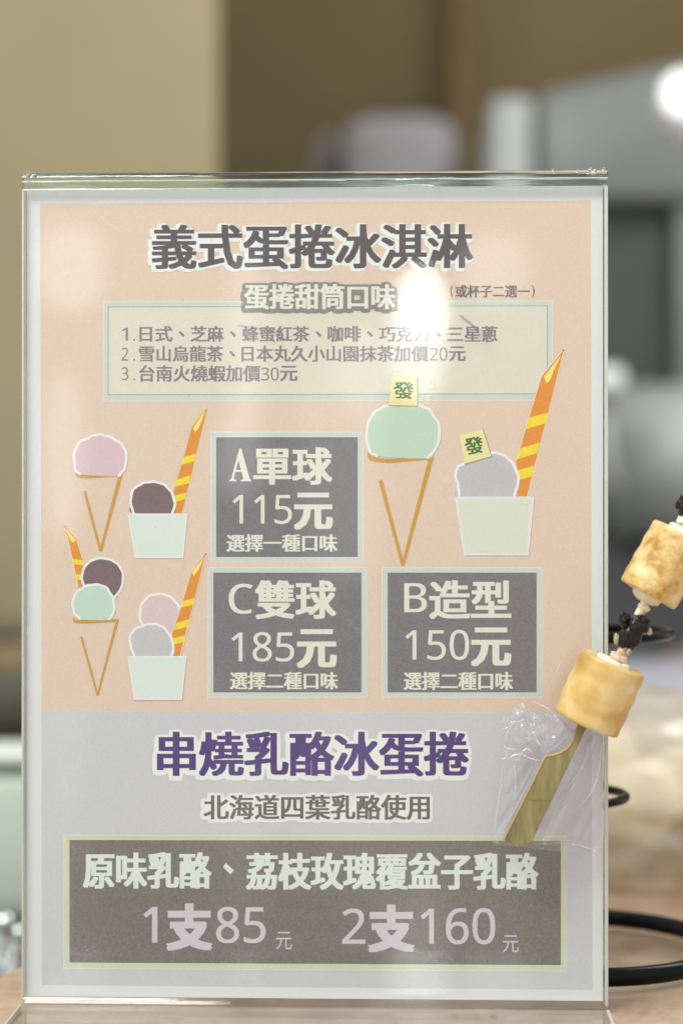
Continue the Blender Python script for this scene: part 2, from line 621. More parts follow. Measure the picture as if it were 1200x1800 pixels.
def line(s, x0, x1, y0, y1, mat, layer, bx, by, name='list_lettering', mark=None, slope=0.0):
    """a line of full-width characters; the enumeration comma sits in the middle of its cell"""
    pitch = (x1 - x0) / len(s)
    i = 0
    while i < len(s):
        if s[i] == '、':
            cx = x0 + pitch * (i + .5)
            cy = (y0 + y1) / 2 + slope * (cx - x0)
            h = (y1 - y0)
            poly('list_comma', [(cx - h * .20, cy - h * .10), (cx - h * .10, cy - h * .19), (cx + h * .20, cy + h * .08), (cx + h * .08, cy + h * .20)], mat, card, layer)
            i += 1
            continue
        j = i
        while j < len(s) and s[j] != '、':
            j += 1
        g = pitch * 0.03
        text(name, s[i:j], x0 + pitch * i + g, y0, x0 + pitch * j - g, y1, mat, card, layer, bx=bx, by=by, slope=slope)
        y0 += 0
        i = j


line('日式、芝麻、蜂蜜紅茶、咖啡、巧克力、三星蔥', 244.5, 875, 573, 601, GT, 6, .85, .35)
line('雪山烏龍茶、日本丸久小山園抹茶加價', 243.5, 753.5, 607.5, 636, GT, 6, .85, .35)
text('list_lettering', '20', 755, 611, 786, 634, GT, card, 6, bx=.15)
text('list_lettering', '元', 788, 609, 818, 635, GT, card, 6, bx=1.1, by=.5)
text('list_lettering', '台南火燒蝦加價', 245, 642, 458, 671, GT, card, 6, bx=.85, by=.35)
text('list_lettering', '30', 459, 646, 490, 669, GT, card, 6, bx=.15)
text('list_lettering', '元', 492, 643, 523, 670, GT, card, 6, bx=1.1, by=.5)

# price panels
PX = dict(bx=2.4, by=1.1)
text('heading_lettering', 'A', 403, 788, 442, 846, TXT, card, 6, bx=.8)
text('heading_lettering', '單球', 445, 786, 584, 852, TXT, card, 6, **PX)
text('price_lettering', '115', 409, 870, 513, 921, TXT, card, 6, bx=.4)
text('price_lettering', '元', 516, 866, 585, 931, TXT, card, 6, bx=3.4, by=1.5)
text('choice_lettering', '選擇一種口味', 398, 939, 593, 970, TXT, card, 6, bx=1.2, by=.3)
text('heading_lettering', 'C', 402, 1026, 444, 1079, TXT, card, 6, bx=1)
text('heading_lettering', '雙球', 448, 1020, 591, 1088, TXT, card, 6, **PX)
text('price_lettering', '185', 407, 1111, 517, 1163, TXT, card, 6, bx=.4)
text('price_lettering', '元', 521, 1106, 592, 1174, TXT, card, 6, bx=3.4, by=1.5)
text('choice_lettering', '選擇二種口味', 404, 1181, 594, 1212, TXT, card, 6, bx=1.2, by=.3)
text('heading_lettering', 'B', 710, 1025, 750, 1076, TXT, card, 6, bx=1)
text('heading_lettering', '造型', 754, 1020, 898, 1088, TXT, card, 6, **PX)
text('price_lettering', '150', 712, 1107, 824, 1160, TXT, card, 6, bx=.4)
text('price_lettering', '元', 827, 1103, 898, 1171, TXT, card, 6, bx=3.4, by=1.5)
text('choice_lettering', '選擇二種口味', 709, 1181, 901, 1213, TXT, card, 6, bx=1.2, by=.3)

PUR = ink(86, 72, 128, 0.08)
text('title_halo', '串燒乳酪冰蛋捲', 279, 1290, 821, 1362, WHITE, card, 6, ring=10, shift=(-1, 2))
text('title_lettering', '串燒乳酪冰蛋捲', 276, 1286, 824, 1365, PUR, card, 8, bx=2.8, by=1.0)
text('subtitle_halo', '北海道四葉乳酪使用', 360, 1399, 753, 1438, WHITE, card, 6, ring=8, shift=(-1, 1.5))
text('subtitle_lettering', '北海道四葉乳酪使用', 358, 1397, 755, 1441, ink(112, 110, 106), card, 8, bx=1.3, by=.5)
BT = ink(220, 230, 224, 0.02)
text('flavour_lettering', '原味乳酪', 146, 1498, 372, 1562, BT, card, 6, bx=2.4, by=1)
poly('flavour_comma', [(392, 1524), (397, 1517), (411, 1530), (405, 1537)], BT, card, 6)
text('flavour_lettering', '荔枝玫瑰覆盆子乳酪', 432, 1499, 946, 1564, BT, card, 6, bx=2.4, by=1)
LT = ink(206, 204, 212, 0.03)
text('price_lettering', '1', 252, 1594, 277, 1657, LT, card, 6, bx=1.1)
text('price_lettering', '支', 292, 1588, 374, 1671, LT, card, 6, bx=4.6, by=3)
text('price_lettering', '85', 380, 1594, 467, 1658, LT, card, 6, bx=.7, by=.3)
text('price_lettering', '元', 485, 1638, 513, 1669, LT, card, 6)
text('price_lettering', '2', 601, 1597, 642, 1659, LT, card, 6, bx=.7, by=.3)
text('price_lettering', '支', 646, 1590, 729, 1674, LT, card, 6, bx=4.6, by=3)
text('price_lettering', '160', 739, 1596, 870, 1660, LT, card, 6, bx=.7, by=.3)
text('price_lettering', '元', 883, 1644, 911, 1674, LT, card, 6)


# ---- pictures of ices on the card
MUST = ink(202, 154, 44)
OR = ink(222, 146, 34)
YE = ink(250, 216, 52)
YL = ink(244, 226, 120)
OUT = ink(232, 233, 232, 0.02)
CUP = ink(214, 226, 218, 0.02)
CUP2 = ink(214, 220, 204, 0.02)


def Z(ox, oy, s):
    return lambda pts: [(ox + p[0] / s, oy + p[1] / s) for p in pts]


def pic(name):
    e = empty(name, (0, 0, 0))
    e.parent = card
    return e


def scoop(par, pts, fill, w, layer, z, gap=None, bumps=True):
    q = smoothpts(z(pts), True, 5)
    poly('scoop', q, fill, par, layer)
    edge = smoothpts(z(pts), False, 6)
    if bumps:
        edge = [e + np.array([math.sin(i * .9) * .5, math.cos(i * 1.1) * .5]) for i, e in enumerate(edge)]
    ribbon('scoop_outline', edge, w, OUT, par, layer + 1)


def cone(par, band, right, left, z, wb, wr, wl, layer=8):
    ribbon('cone_rim', smoothpts(z(band), False, 5), wb, MUST, par, layer)
    ribbon('cone_side', z(right), wr, MUST, par, layer + 1)
    ribbon('cone_side', z(left), wl, MUST, par, layer + 2)


def wafer(par, body, stripes, hi, z, layer, out=True):
    if out:
        c = z(body)
        ribbon('wafer_outline', c + [c[0]], 3.0, ink(232, 216, 196, .02), par, layer)
    poly('wafer_stick', z(body), OR, par, layer + 1)
    for s in stripes:
        poly('wafer_stripe', z(s), YE, par, layer + 2)
    poly('wafer_tip', z(hi), YL, par, layer + 2)


def cup(par, pts, fill, z, layer, w=2.2, oc=None):
    poly('cup', z(pts), fill, par, layer)
    p = z(pts)
    ribbon('cup_outline', [p[0], p[1], p[2], p[3], p[0]], w, oc or OUT, par, layer + 1)


z3, z4 = Z(0, 700, 3), Z(600, 600, 3)
g = pic('ice_cream_cone_picture')
cone(g, [(402, 388), (412, 406), (460, 414), (540, 410), (648, 404)], [(636, 405), (532, 806)], [(447, 490), (532, 806)], z3,
     [2, 6, 5, 4.5, 5], [6.5, 4], [5, 4])
scoop(g, [(425, 402), (398, 375), (392, 300), (415, 238), (470, 208), (520, 190), (575, 202), (625, 230), (660, 270), (666, 340), (645, 390), (622, 412)],
      ink(214, 190, 196, .04), 4.6, 12, z3)
g = pic('ice_cream_cup_picture')
wafer(g, [(1093, 50), (1012, 152), (968, 320), (915, 500), (925, 612), (957, 612), (1032, 300)],
      [[(965, 312), (1034, 292), (1025, 333), (953, 352)], [(930, 430), (1006, 405), (997, 448), (918, 468)], [(920, 515), (985, 496), (977, 530), (923, 547)]],
      [(1086, 60), (1018, 158), (1030, 180), (1052, 150)], z3, 6, out=False)
scoop(g, [(705, 612), (690, 545), (702, 485), (745, 452), (800, 440), (860, 452), (900, 490), (922, 550), (908, 612)], ink(126, 108, 110, .12), 4.6, 10, z3)
cup(g, [(677, 611), (987, 611), (965, 840), (715, 840)], CUP, z3, 14)
g = pic('double_scoop_cone_picture')
wafer(g, [(343, 675), (403, 740), (438, 860), (440, 990), (415, 998), (388, 865), (362, 745)],
      [[(384, 846), (436, 855), (440, 880), (390, 876)], [(398, 928), (438, 930), (438, 958), (406, 958)]],
      [(347, 684), (400, 745), (390, 763), (372, 748)], z3, 6)
scoop(g, [(600, 1055), (630, 1020), (650, 960), (640, 900), (600, 860), (540, 843), (480, 858), (440, 905), (435, 960), (455, 1020)], ink(124, 106, 108, .12), 4.2, 10, z3)
cone(g, [(388, 1158), (400, 1175), (470, 1178), (625, 1170)], [(620, 1168), (515, 1566)], [(430, 1258), (515, 1566)], z3, [2, 5, 4.5, 4], [4.6, 2.6], [3.8, 3], 12)
scoop(g, [(425, 1166), (395, 1135), (385, 1085), (400, 1030), (445, 995), (500, 982), (555, 995), (590, 1040), (603, 1085), (598, 1135), (572, 1168)],
      ink(190, 214, 200, .03), 4.2, 15, z3)
g = pic('double_scoop_cup_picture')
scoop(g, [(760, 1210), (738, 1160), (745, 1095), (780, 1048), (835, 1032), (895, 1045), (935, 1085), (952, 1140), (930, 1210)], ink(214, 194, 196, .04), 4.2, 6, z3)
wafer(g, [(1085, 818), (1010, 915), (955, 1105), (908, 1240), (912, 1363), (947, 1363), (1028, 1052)],
      [[(966, 1070), (1028, 1052), (1020, 1088), (955, 1105)], [(930, 1185), (998, 1165), (988, 1205), (918, 1223)], [(913, 1266), (975, 1250), (968, 1285), (912, 1300)]],
      [(1079, 836), (1013, 915), (1022, 940), (1050, 900)], z3, 10)
scoop(g, [(708, 1362), (692, 1310), (685, 1265), (710, 1220), (760, 1198), (810, 1190), (862, 1208), (895, 1250), (915, 1305), (902, 1362)], ink(194, 194, 196, .05), 4.2, 14, z3)
cup(g, [(676, 1363), (982, 1363), (957, 1588), (710, 1588)], CUP, z3, 18)

g = pic('large_cone_picture')
cone(g, [(140, 588), (160, 618), (250, 630), (360, 622), (484, 612)], [(472, 614), (323, 1182)], [(205, 732), (323, 1182)], z4, [3, 7, 6.5, 6, 6], [8, 5], [7, 5])
scoop(g, [(190, 606), (150, 580), (132, 510), (138, 440), (165, 385), (215, 348), (270, 336), (390, 336), (455, 355), (490, 400), (514, 445), (510, 530), (485, 580), (450, 618)],
      ink(190, 214, 194, .03), 4.6, 12, z4)
TILE = ink(232, 222, 164, .03)
GRN = ink(38, 112, 44, .1)
ribbon('tile_shadow', z4([(248, 338), (400, 342), (401, 190)]), 2.2, ink(170, 165, 120), g, 16)
poly('tile', z4([(268, 187), (396, 187), (400, 340), (248, 336)]), TILE, g, 17)
text('tile_lettering', '發', 691, 671, 727, 701, GRN, g, 18, bx=.9, by=.3, rot=2)
g = pic('large_cup_picture')
wafer(g, [(1170, 45), (1055, 185), (988, 402), (918, 640), (935, 720), (918, 818), (976, 818), (1087, 377)],
      [[(988, 402), (1087, 377), (1075, 432), (972, 463)], [(938, 565), (1044, 533), (1030, 590), (922, 622)], [(922, 682), (1015, 655), (1004, 712), (930, 732)]],
      [(1158, 68), (1066, 186), (1078, 222), (1098, 205), (1116, 160)], z4, 6)
scoop(g, [(618, 818), (615, 765), (602, 715), (610, 668), (650, 640), (720, 612), (790, 588), (845, 596), (890, 630), (915, 670), (932, 730), (918, 785), (908, 818)],
      ink(190, 190, 194, .05), 4.8, 10, z4)
cup(g, [(597, 820), (1015, 820), (983, 1127), (645, 1127)], ink(222, 222, 228, .02), z4, 14, 1.2)
poly('cup_face', z4([(614, 834), (998, 834), (969, 1112), (658, 1112)]), CUP2, g, 16)
ribbon('tile_shadow', z4([(648, 648), (789, 607), (744, 462)]), 2.2, ink(170, 165, 120), g, 16)
poly('tile', z4([(620, 495), (742, 462), (787, 605), (648, 645)]), TILE, g, 17)
text('tile_lettering', '發', 816, 768, 849, 798, GRN, g, 18, bx=.9, by=.3, rot=-9)
# ink specks
SP = ink(60, 50, 50)
rng = random.Random(3)
for i in range(34):
    x, y = rng.uniform(90, 1020), rng.uniform(380, 1720)
    s = rng.uniform(.5, 1.3)
    rect('ink_speck', x, y, x + s, y + s * rng.uniform(.6, 1.6), SP, card, 22)


# ================================================================== CHEESE ROLL SKEWER
def roll_mat(name, seed, k=1.0):
    m, nt, out = nodes(name)
    p = N(nt, 'ShaderNodeBsdfPrincipled')
    p.inputs['Roughness'].default_value = 0.38
    p.inputs['Coat Weight'].default_value = 0.35
    p.inputs['Coat Roughness'].default_value = 0.15
    p.inputs['Subsurface Weight'].default_value = 0.15
    p.inputs['Subsurface Radius'].default_value = (0.004, 0.002, 0.0008)
    p.inputs['Subsurface Scale'].default_value = 1.0
    tc = N(nt, 'ShaderNodeTexCoord')
    mp = N(nt, 'ShaderNodeMapping')
    mp.inputs['Location'].default_value = (seed, seed * 2, 0)
    nt.links.new(tc.outputs['Object'], mp.inputs[0])
    n1 = N(nt, 'ShaderNodeTexNoise', Scale=62.0 * k, Detail=4 if k < 1 else 6, Roughness=0.5 if k < 1 else 0.65, Distortion=0.3)
    n2 = N(nt, 'ShaderNodeTexNoise', Scale=300.0, Detail=4, Roughness=0.7)
    nt.links.new(mp.outputs[0], n1.inputs['Vector'])
    nt.links.new(mp.outputs[0], n2.inputs['Vector'])
    ad = N(nt, 'ShaderNodeMath', operation='MULTIPLY_ADD')
    ad.inputs[1].default_value = 0.10 * k
    nt.links.new(n2.outputs['Fac'], ad.inputs[0])
    nt.links.new(n1.outputs['Fac'], ad.inputs[2])
    r = N(nt, 'ShaderNodeValToRGB')
    cr = r.color_ramp
    cr.elements[0].position = 0.40 if k < 1 else 0.46
    cr.elements[0].color = (0.46, 0.245, 0.05, 1)
    cr.elements[1].position = 0.78 if k > 1 else 0.71
    cr.elements[1].color = (0.82, 0.74, 0.53, 1)
    e = cr.elements.new(0.54)
    e.color = (0.66, 0.43, 0.125, 1)
    e = cr.elements.new(0.64)
    e.color = (0.76, 0.58, 0.27, 1)
    nt.links.new(ad.outputs[0], r.inputs[0])
    nt.links.new(r.outputs[0], p.inputs['Base Color'])
    bn = N(nt, 'ShaderNodeBump', Strength=0.8, Distance=0.0008)
    nt.links.new(ad.outputs[0], bn.inputs['Height'])
    nt.links.new(bn.outputs[0], p.inputs['Normal'])
    nt.links.new(p.outputs[0], out.inputs[0])
    return m


m_cheese = pmat('soft_cheese', (0.86, 0.80, 0.60), 0.4, 0.05, 200, 0.0003, 300, sss=0.2)
m_fill = pmat('berry_cheese', (0.78, 0.55, 0.42), 0.3, 0.2, 250, 0.0005, 400, coat=0.4, sss=0.2)
m_black = pmat('black_glaze', (0.009, 0.008, 0.009), 0.2, 0.4, 180, 0.0006, 350, spec=0.35)
m_bamboo = pmat('bamboo_face', (0.20, 0.172, 0.07), 0.5, 0.12, 55, 0.00015, 120, col2=(0.30, 0.265, 0.11), stretch=(6, 6, 1))
m_bamboo_e = pmat('bamboo_edge', (0.52, 0.31, 0.11), 0.5, 0.1, 90)
SY = -0.0165


def frame(a, b, tilt=0.0):
    """basis whose z runs from point a to point b, its top tipped towards the viewer by tilt"""
    zax = (Vector(b) - Vector(a)).normalized()
    zax = (zax + Vector((0, -tilt, 0))).normalized()
    yax = Vector((0, 1, 0))
    yax = (yax - zax * yax.dot(zax)).normalized()
    xax = yax.cross(zax)
    return Matrix((xax, yax, zax)).transposed()


sk_o = at(960, 1330, SY)
skewer = tag(empty('cheese_roll_skewer', tuple(sk_o)),
             'bamboo skewer of golden egg roll pieces and black bits, against the sign', 'food skewer')


def roll(center, R, rad, length, mat, seed, top_core=0.0012, bot_core=0.0012, rough_=0.019):
    prof = [(0.52, -.47), (0.60, -.478), (0.78, -.485), (0.93, -.492), (0.985, -.475), (1.0, -.44)]
    prof += [(1.0 + 0.012 * math.sin(i * 1.3 + seed), -.44 + .88 * i / 16) for i in range(1, 16)]
    prof += [(1.0, .44), (0.985, .475), (0.93, .492), (0.80, .485), (0.74, .475), (0.66, .482), (0.56, .475), (0.52, .44)]
    seg = 72
    V, F = [], []
    for (r, h) in prof:
        for k in range(seg):
            a = 2 * math.pi * k / seg
            n_ = noise.noise(Vector((math.cos(a) * 1.3 + seed, math.sin(a) * 1.3, h * 2.2))) * rough_ + \
                noise.noise(Vector((math.cos(a) * 4 + seed, math.sin(a) * 4, h * 7))) * rough_ * .35
            w = min(1.0, max(0, (r - .6) * 3))
            rr = rad * (r + n_ * w)
            hh = length * (h + 0.018 * w * noise.noise(Vector((math.cos(a) * 2, math.sin(a) * 2 + seed, 3))))
            V.append(Vector(center) + R @ Vector((rr * math.cos(a), rr * math.sin(a), hh)))
    n_r = len(prof)
    for i in range(n_r - 1):
        for k in range(seg):
            F.append([i * seg + k, i * seg + (k + 1) % seg, (i + 1) * seg + (k + 1) % seg, (i + 1) * seg + k])
    o = mesh('egg_roll', V, F, mat, skewer, True)
    # cheese core standing a little proud of both ends
    pr = [(0.0, -.5 * length - bot_core), (0.30, -.5 * length - bot_core * 1.0), (0.47, -.5 * length - bot_core * .5), (0.51, -.46 * length),
          (0.51, .46 * length), (0.49, .5 * length + top_core * .6), (0.42, .5 * length + top_core), (0.34, .5 * length + top_core * .8), (0.28, .5 * length + top_core * .2),
          (0.0, .5 * length)]
    V, F = [], []
    sg = 40
    for (r, h) in pr:
        for k in range(sg):
            a = 2 * math.pi * k / sg
            nz = 1 + 0.06 * noise.noise(Vector((math.cos(a) * 2, math.sin(a) * 2, h * 300 + seed)))
            V.append(Vector(center) + R @ Vector((rad * r * nz * math.cos(a), rad * r * nz * math.sin(a), h + (0.0004 * noise.noise(Vector((math.cos(a) * 3, math.sin(a) * 3, seed + h)))))))
    for i in range(len(pr) - 1):
        for k in range(sg):
            F.append([i * sg + k, i * sg + (k + 1) % sg, (i + 1) * sg + (k + 1) % sg, (i + 1) * sg + k])
    mesh('cheese_core', V, F, m_cheese, o, True)
    return o


def lump(name, px, py, rx, ry, rz, ang, mat, parent, seed, Y=SY, amp=0.35, freq=1.6, sub=4):
    c = Vector(at(px, py, Y))
    s = (Y - CAM[1]) / FPX
    bm = bmesh.new()
    bmesh.ops.create_icosphere(bm, subdivisions=sub, radius=1)
    ca, sa = math.cos(math.radians(ang)), math.sin(math.radians(ang))
    for v in bm.verts:
        d = 1 + amp * noise.noise(v.co * freq + Vector((seed, 0, 0))) + amp * .35 * noise.noise(v.co * freq * 3 + Vector((0, seed, 0)))
        x, y, z = v.co * d
        x, y, z = x * rx * s, y * ry * s, z * rz * s
        v.co = c + Vector((x * ca - z * sa, y, x * sa + z * ca))
    return from_bm(name, bm, mat, parent, True)


r1 = roll_mat('egg_roll_crust', 1.3, 0.8)
r2 = roll_mat('blistered_egg_roll_crust', 4.1, 1.9)
a1, b1 = at(1028.5, 1273.5, SY), at(1077.5, 1162, SY)
Rm = frame(a1, b1, 0.055)
egg1 = roll((Vector(a1) + Vector(b1)) / 2, Rm, 0.01215, 0.0245, r1, 2.0, 0.0008, 0.0006, 0.014)
egg1['label'] = 'smooth pale golden lower roll piece'
a2, b2 = at(1136, 1047.5, SY), at(1198, 937, SY)
R2 = frame(a2, b2, -0.01)
egg2 = roll((Vector(a2) + Vector(b2)) / 2, R2, 0.0110, 0.0252, r2, 5.0, 0.002, 0.0024)
egg2['label'] = 'blistered browner upper roll piece'
# the round upper part of the stick
pts = [at(1040, 1243, SY), at(1053, 1218, SY), at(1093, 1140, SY), at(1108, 1105, SY), at(1130, 1062, SY), at(1167, 990, SY), at(1200, 925, SY), at(1230, 850, SY), at(1262, 770, SY)]
tube('stick', pts, [0.0014] * 6 + [0.0013, 0.0012, 0.0004], m_cheese, skewer, 12)
# flat paddle grip
g_ = [(1019, 1262), (1009, 1288), (1007, 1298), (1002, 1308), (994, 1316), (984, 1322), (972, 1326), (959, 1328), (955, 1333), (930, 1384), (885, 1476), (910, 1489.5), (934, 1480),
      (982, 1380), (1026, 1288), (1037, 1266)]
g_ = np.array(g_, float)
FR = at(g_[:, 0], g_[:, 1], SY - 0.0011)
BK = FR.copy()
BK[:, 1] += 0.0022
n = len(g_)
grip = mesh('grip', np.concatenate([FR, BK]), [list(range(n))[::-1], list(range(n, 2 * n))], m_bamboo, skewer)
E_ = FR.copy()
cen = E_.mean(0)
mesh('grip_edge', np.concatenate([FR, BK]), [[i, (i + 1) % n, n + (i + 1) % n, n + i] for i in range(n)], m_bamboo_e, grip)
rim_ = [np.array(p) for p in g_]
V2 = []
inn = []
for i in range(n):
    t = g_[(i + 1) % n] - g_[i - 1]
    t = t / np.linalg.norm(t)
    nn = np.array([-t[1], t[0]])
    wd = 1.8 if i < 10 else 0.8
    inn.append(g_[i] - nn * wd if True else g_[i])
inn = np.array(inn)
# keep the bevel on the inside of the outline
cx = g_[:, 0].mean(), g_[:, 1].mean()
A_ = at(g_[:, 0], g_[:, 1], SY - 0.00112)
B_ = at(inn[:, 0], inn[:, 1], SY - 0.00135)
mesh('grip_bevel', np.concatenate([A_, B_]), [[i, (i + 1) % n, n + (i + 1) % n, n + i] for i in range(n)], m_bamboo_e, grip)
kn = ribbon('knot', [(922, 1402), (938, 1408), (955, 1407), (968, 1410)], [.6, 1.6, 1.3, .5], pmat('bamboo_knot', (0.16, 0.135, 0.055), 0.6, 0.1), grip, 0, Y=SY - 0.00116)

lump('filling', 1086, 1155, 17, 14, 9, -25, m_fill, skewer, 3, amp=0.3, sub=4, Y=SY)
lump('filling', 1093, 1143, 9, 9, 12, -20, m_fill, skewer, 6, amp=0.35, sub=3)
bb = lump('black_glazed_bit', 1106, 1118, 20, 18, 27, -22, m_black, skewer, 9, amp=0.28, freq=1.4)
lump('black_glazed_bit', 1120, 1098, 23, 20, 18, 15, m_black, skewer, 12, amp=0.3, freq=1.6)
lump('black_glazed_bit', 1097, 1090, 11, 12, 13, 10, m_black, skewer, 15, amp=0.4, freq=1.8)
lump('black_glazed_bit', 1210, 888, 18, 18, 22, -25, m_black, skewer, 18, amp=0.45)
m_bit = pmat('dried_cheese_bit', (0.40, 0.37, 0.22), 0.45, 0.2, 200)
lump('cheese_bit', 1138, 1108, 6, 6, 8, 30, m_bit, skewer, 21, Y=SY - 0.001, sub=3)
lump('cheese_bit', 1083, 1124, 5, 5, 11, 0, m_bit, skewer, 24, Y=SY - 0.001, sub=3)
lump('cheese_bit', 1104, 1146, 4, 4, 6, -20, m_bit, skewer, 30, Y=SY - 0.002, sub=3)
lump('cheese_bit', 1131, 1068, 10, 9, 7, -25, m_cheese, skewer, 33, sub=3)
lump('cheese_bit', 1126, 1079, 6, 6, 9, -20, m_fill, skewer, 36, sub=3)
lump('cheese_bit', 1197, 915, 8, 8, 9, -25, m_cheese, skewer, 39, sub=3)

# clear sleeve round the grip
m_film = thin_clear('clear_film', (0.965, 0.955, 0.98), 2.2, 0.08, 0.085, (0.85, 0.84, 0.9))
NU, NV = 110, 130
c00, c10, c11, c01 = np.array([912, 1236.]), np.array([1063, 1292.]), np.array([1055, 1506.]), np.array([866, 1484.])
V, F = [], []
for j in range(NV + 1):
    for i in range(NU + 1):
        u, v_ = i / NU, j / NV
        p = (c00 * (1 - u) + c10 * u) * (1 - v_) + (c01 * (1 - u) + c11 * u) * v_
        p = p + np.array([-16 * math.sin(math.pi * min(1, v_ * 3.0)) * (1 - u) * (v_ < .34), 0])
        if v_ < .12:
            p[1] += 6 * math.sin(u * 9) * (1 - v_ / .12)
        edge_u = noise.noise(Vector((0, v_ * 3.5, 2))) * 9 * (1 - u) ** 3
        # along = down the grip, across = square to it
        al, ac = (-.46 * p[0] + .89 * p[1]) / 100, (.89 * p[0] + .46 * p[1]) / 100
        long_ = 1 - abs(noise.noise(Vector((ac * 2.6, al * .38, 4)))) * 2.2
        long2 = 1 - abs(noise.noise(Vector((ac * 5.0 + .8 * al, al * .7, 8)))) * 2.2
        cr1 = 1 - abs(noise.noise(Vector((p[0] / 30, p[1] / 34, 5)))) * 2.4
        cr2 = 1 - abs(noise.noise(Vector((p[0] / 15 + p[1] / 40, p[1] / 17, 9)))) * 2.4
        up = max(0, 1 - v_ * 2.1) * max(0, 1 - u * 1.1)
        d = 0.0022 * long_ ** 2 * (1 - .5 * up) + 0.0007 * long2 + up * (0.0030 * cr1 ** 2 + 0.0017 * cr2)
        bulge = 0.0095 * math.exp(-((u - .5) ** 2) / .07) * (1 - .2 * v_) * min(1, 4 * (1 - v_) + .55) + .0005
        y = -0.0040 - bulge - max(0, d) * min(1, 5 * u + .35) * min(1, 5 * (1 - u) + .25)
        V.append(at(p[0] + edge_u, p[1], min(-0.0042, y)))
for j in range(NV):
    for i in range(NU):
        a = j * (NU + 1) + i
        F.append([a, a + NU + 1, a + NU + 2, a + 1])
sleeve = mesh('plastic_sleeve', V, F, m_film, None, True)
tag(sleeve, 'crumpled clear plastic sleeve around the bamboo grip, over the lower right of the menu', 'plastic wrapper')

m_crease_glint = thin_clear('film_crease_glint', (0.97, 0.97, 0.99), 3.5, 0.08, 0.30, (0.88, 0.88, 0.92))  # creases whitened to stand in for glints on the film
for pts_, w_ in (([(936, 1234), (951, 1240), (966, 1249), (985, 1266), (999, 1276)], .00042), ([(990, 1272), (1000, 1283), (1013, 1289)], .0006),
                 ([(887, 1304), (893, 1285), (905, 1268), (921, 1275)], .00035), ([(885, 1311), (894, 1317), (907, 1317)], .0005),
                 ([(893, 1332), (912, 1326), (930, 1333), (947, 1337)], .0004), ([(869, 1478), (880, 1455), (893, 1437)], .00025),
                 ([(916, 1235), (920, 1243), (917, 1247)], .0009)):
    q_ = smoothpts([at(x_, y_, -0.0135 if x_ > 930 else -0.0095) for x_, y_ in pts_], False, 5)
    nq = len(q_)
    tube('film_crease_glint', q_, [w_ * (.25 + .75 * math.sin(math.pi * (i + .5) / nq)) for i in range(nq)], m_crease_glint, sleeve, 8)

m_fold_streak = thin_clear('film_fold_streak', (0.98, 0.98, 0.99), 2.5, 0.15, 0.16, (0.88, 0.88, 0.93))  # fold lines with their bright light streaks mixed into the colour
for pts_, w_ in (([(1046, 1298), (1030, 1335), (1004, 1385), (975, 1436), (948, 1482)], .0005), ([(1036, 1302), (1024, 1345), (1000, 1380), (982, 1405)], .0007),
                 ([(1057, 1300), (1052, 1350), (1040, 1390), (1012, 1425)], .0005), ([(884, 1340), (878, 1395), (871, 1440), (866, 1484)], .0005),
                 ([(950, 1337), (925, 1385), (900, 1430), (872, 1480)], .0006), ([(940, 1340), (918, 1380), (897, 1420)], .0004),
                 ([(955, 1238), (962, 1275), (958, 1310), (952, 1334)], .0006), ([(925, 1250), (936, 1285), (952, 1318)], .0006),
                 ([(996, 1290), (985, 1305), (968, 1318), (955, 1330)], .0005), ([(902, 1345), (906, 1375), (902, 1410)], .0006),
                 ([(940, 1484), (990, 1482), (1030, 1490), (1055, 1502)], .0004), ([(1059, 1300), (1063, 1350), (1060, 1420), (1057, 1500)], .0003)):
    q_ = smoothpts([at(x_, y_, -0.0125 if x_ > 940 and y_ < 1400 else -0.0085) for x_, y_ in pts_], False, 6)
    nq = len(q_)
    tube('film_fold_streak', q_, [w_ * (.2 + .8 * math.sin(math.pi * (i + .5) / nq)) for i in range(nq)], m_fold_streak, sleeve, 8)
rg = random.Random(11)  # short pale strokes added as glints on the crumpled corner
for k in range(13):
    x_, y_ = rg.uniform(886, 985), rg.uniform(1246, 1330)
    if x_ > 955 and y_ < 1262:
        continue
    an, ln = rg.uniform(-1.2, 1.9), rg.uniform(5, 15)
    q_ = [at(x_ + ln * t * math.cos(an + t * .8), y_ + ln * t * math.sin(an + t * .8), -0.0118) for t in (-1, -.5, 0, .5, 1)]
    q_ = smoothpts(q_, False, 4)
    w_ = rg.uniform(.0002, .00045)
    nq = len(q_)
    tube('film_crease_glint', q_, [w_ * (.15 + .85 * math.sin(math.pi * (i + .5) / nq)) for i in range(nq)], m_crease_glint if k % 3 == 0 else m_fold_streak, sleeve, 8)

# ================================================================== WIRE CONE STAND
m_wire = pmat('black_coated_wire', (0.004, 0.005, 0.005), 0.16, 0.2, 50, spec=0.12)
wc = np.array([0.1025, 0.085])
stand = tag(empty('wire_cone_stand', (wc[0], wc[1], 0.0)), 'black wire cone stand with wide base ring, on the counter behind the sign', 'cone stand')


def ringpts(r, z, n=64, cx=0, cy=0, dz=0.0):
    return [(wc[0] + cx + r * math.cos(2 * math.pi * i / n), wc[1] + cy + r * math.sin(2 * math.pi * i / n), z + dz * math.sin(2 * math.pi * i / n)) for i in range(n)]


tube('base_ring', ringpts(0.0565, 0.0058, 96), 0.0036, m_wire, stand, 18, True)
tube('middle_ring', ringpts(0.0305, 0.0664, 64, cx=-0.0105), 0.0018, m_wire, stand, 12, True)
tube('cup_ring', ringpts(0.0375, 0.1323, 72), 0.0021, m_wire, stand, 12, True)
for a in (2.6, 3.3, 4.0):
    ca, sa = math.cos(a), math.sin(a)
    tube('upright_wire', [(wc[0] + r * ca, wc[1] + r * sa, z) for r, z in ((0.0565, 0.008), (0.044, 0.035), (0.0355, 0.0664), (0.036, 0.095), (0.0375, 0.1323))], 0.0013, m_wire, stand, 10)

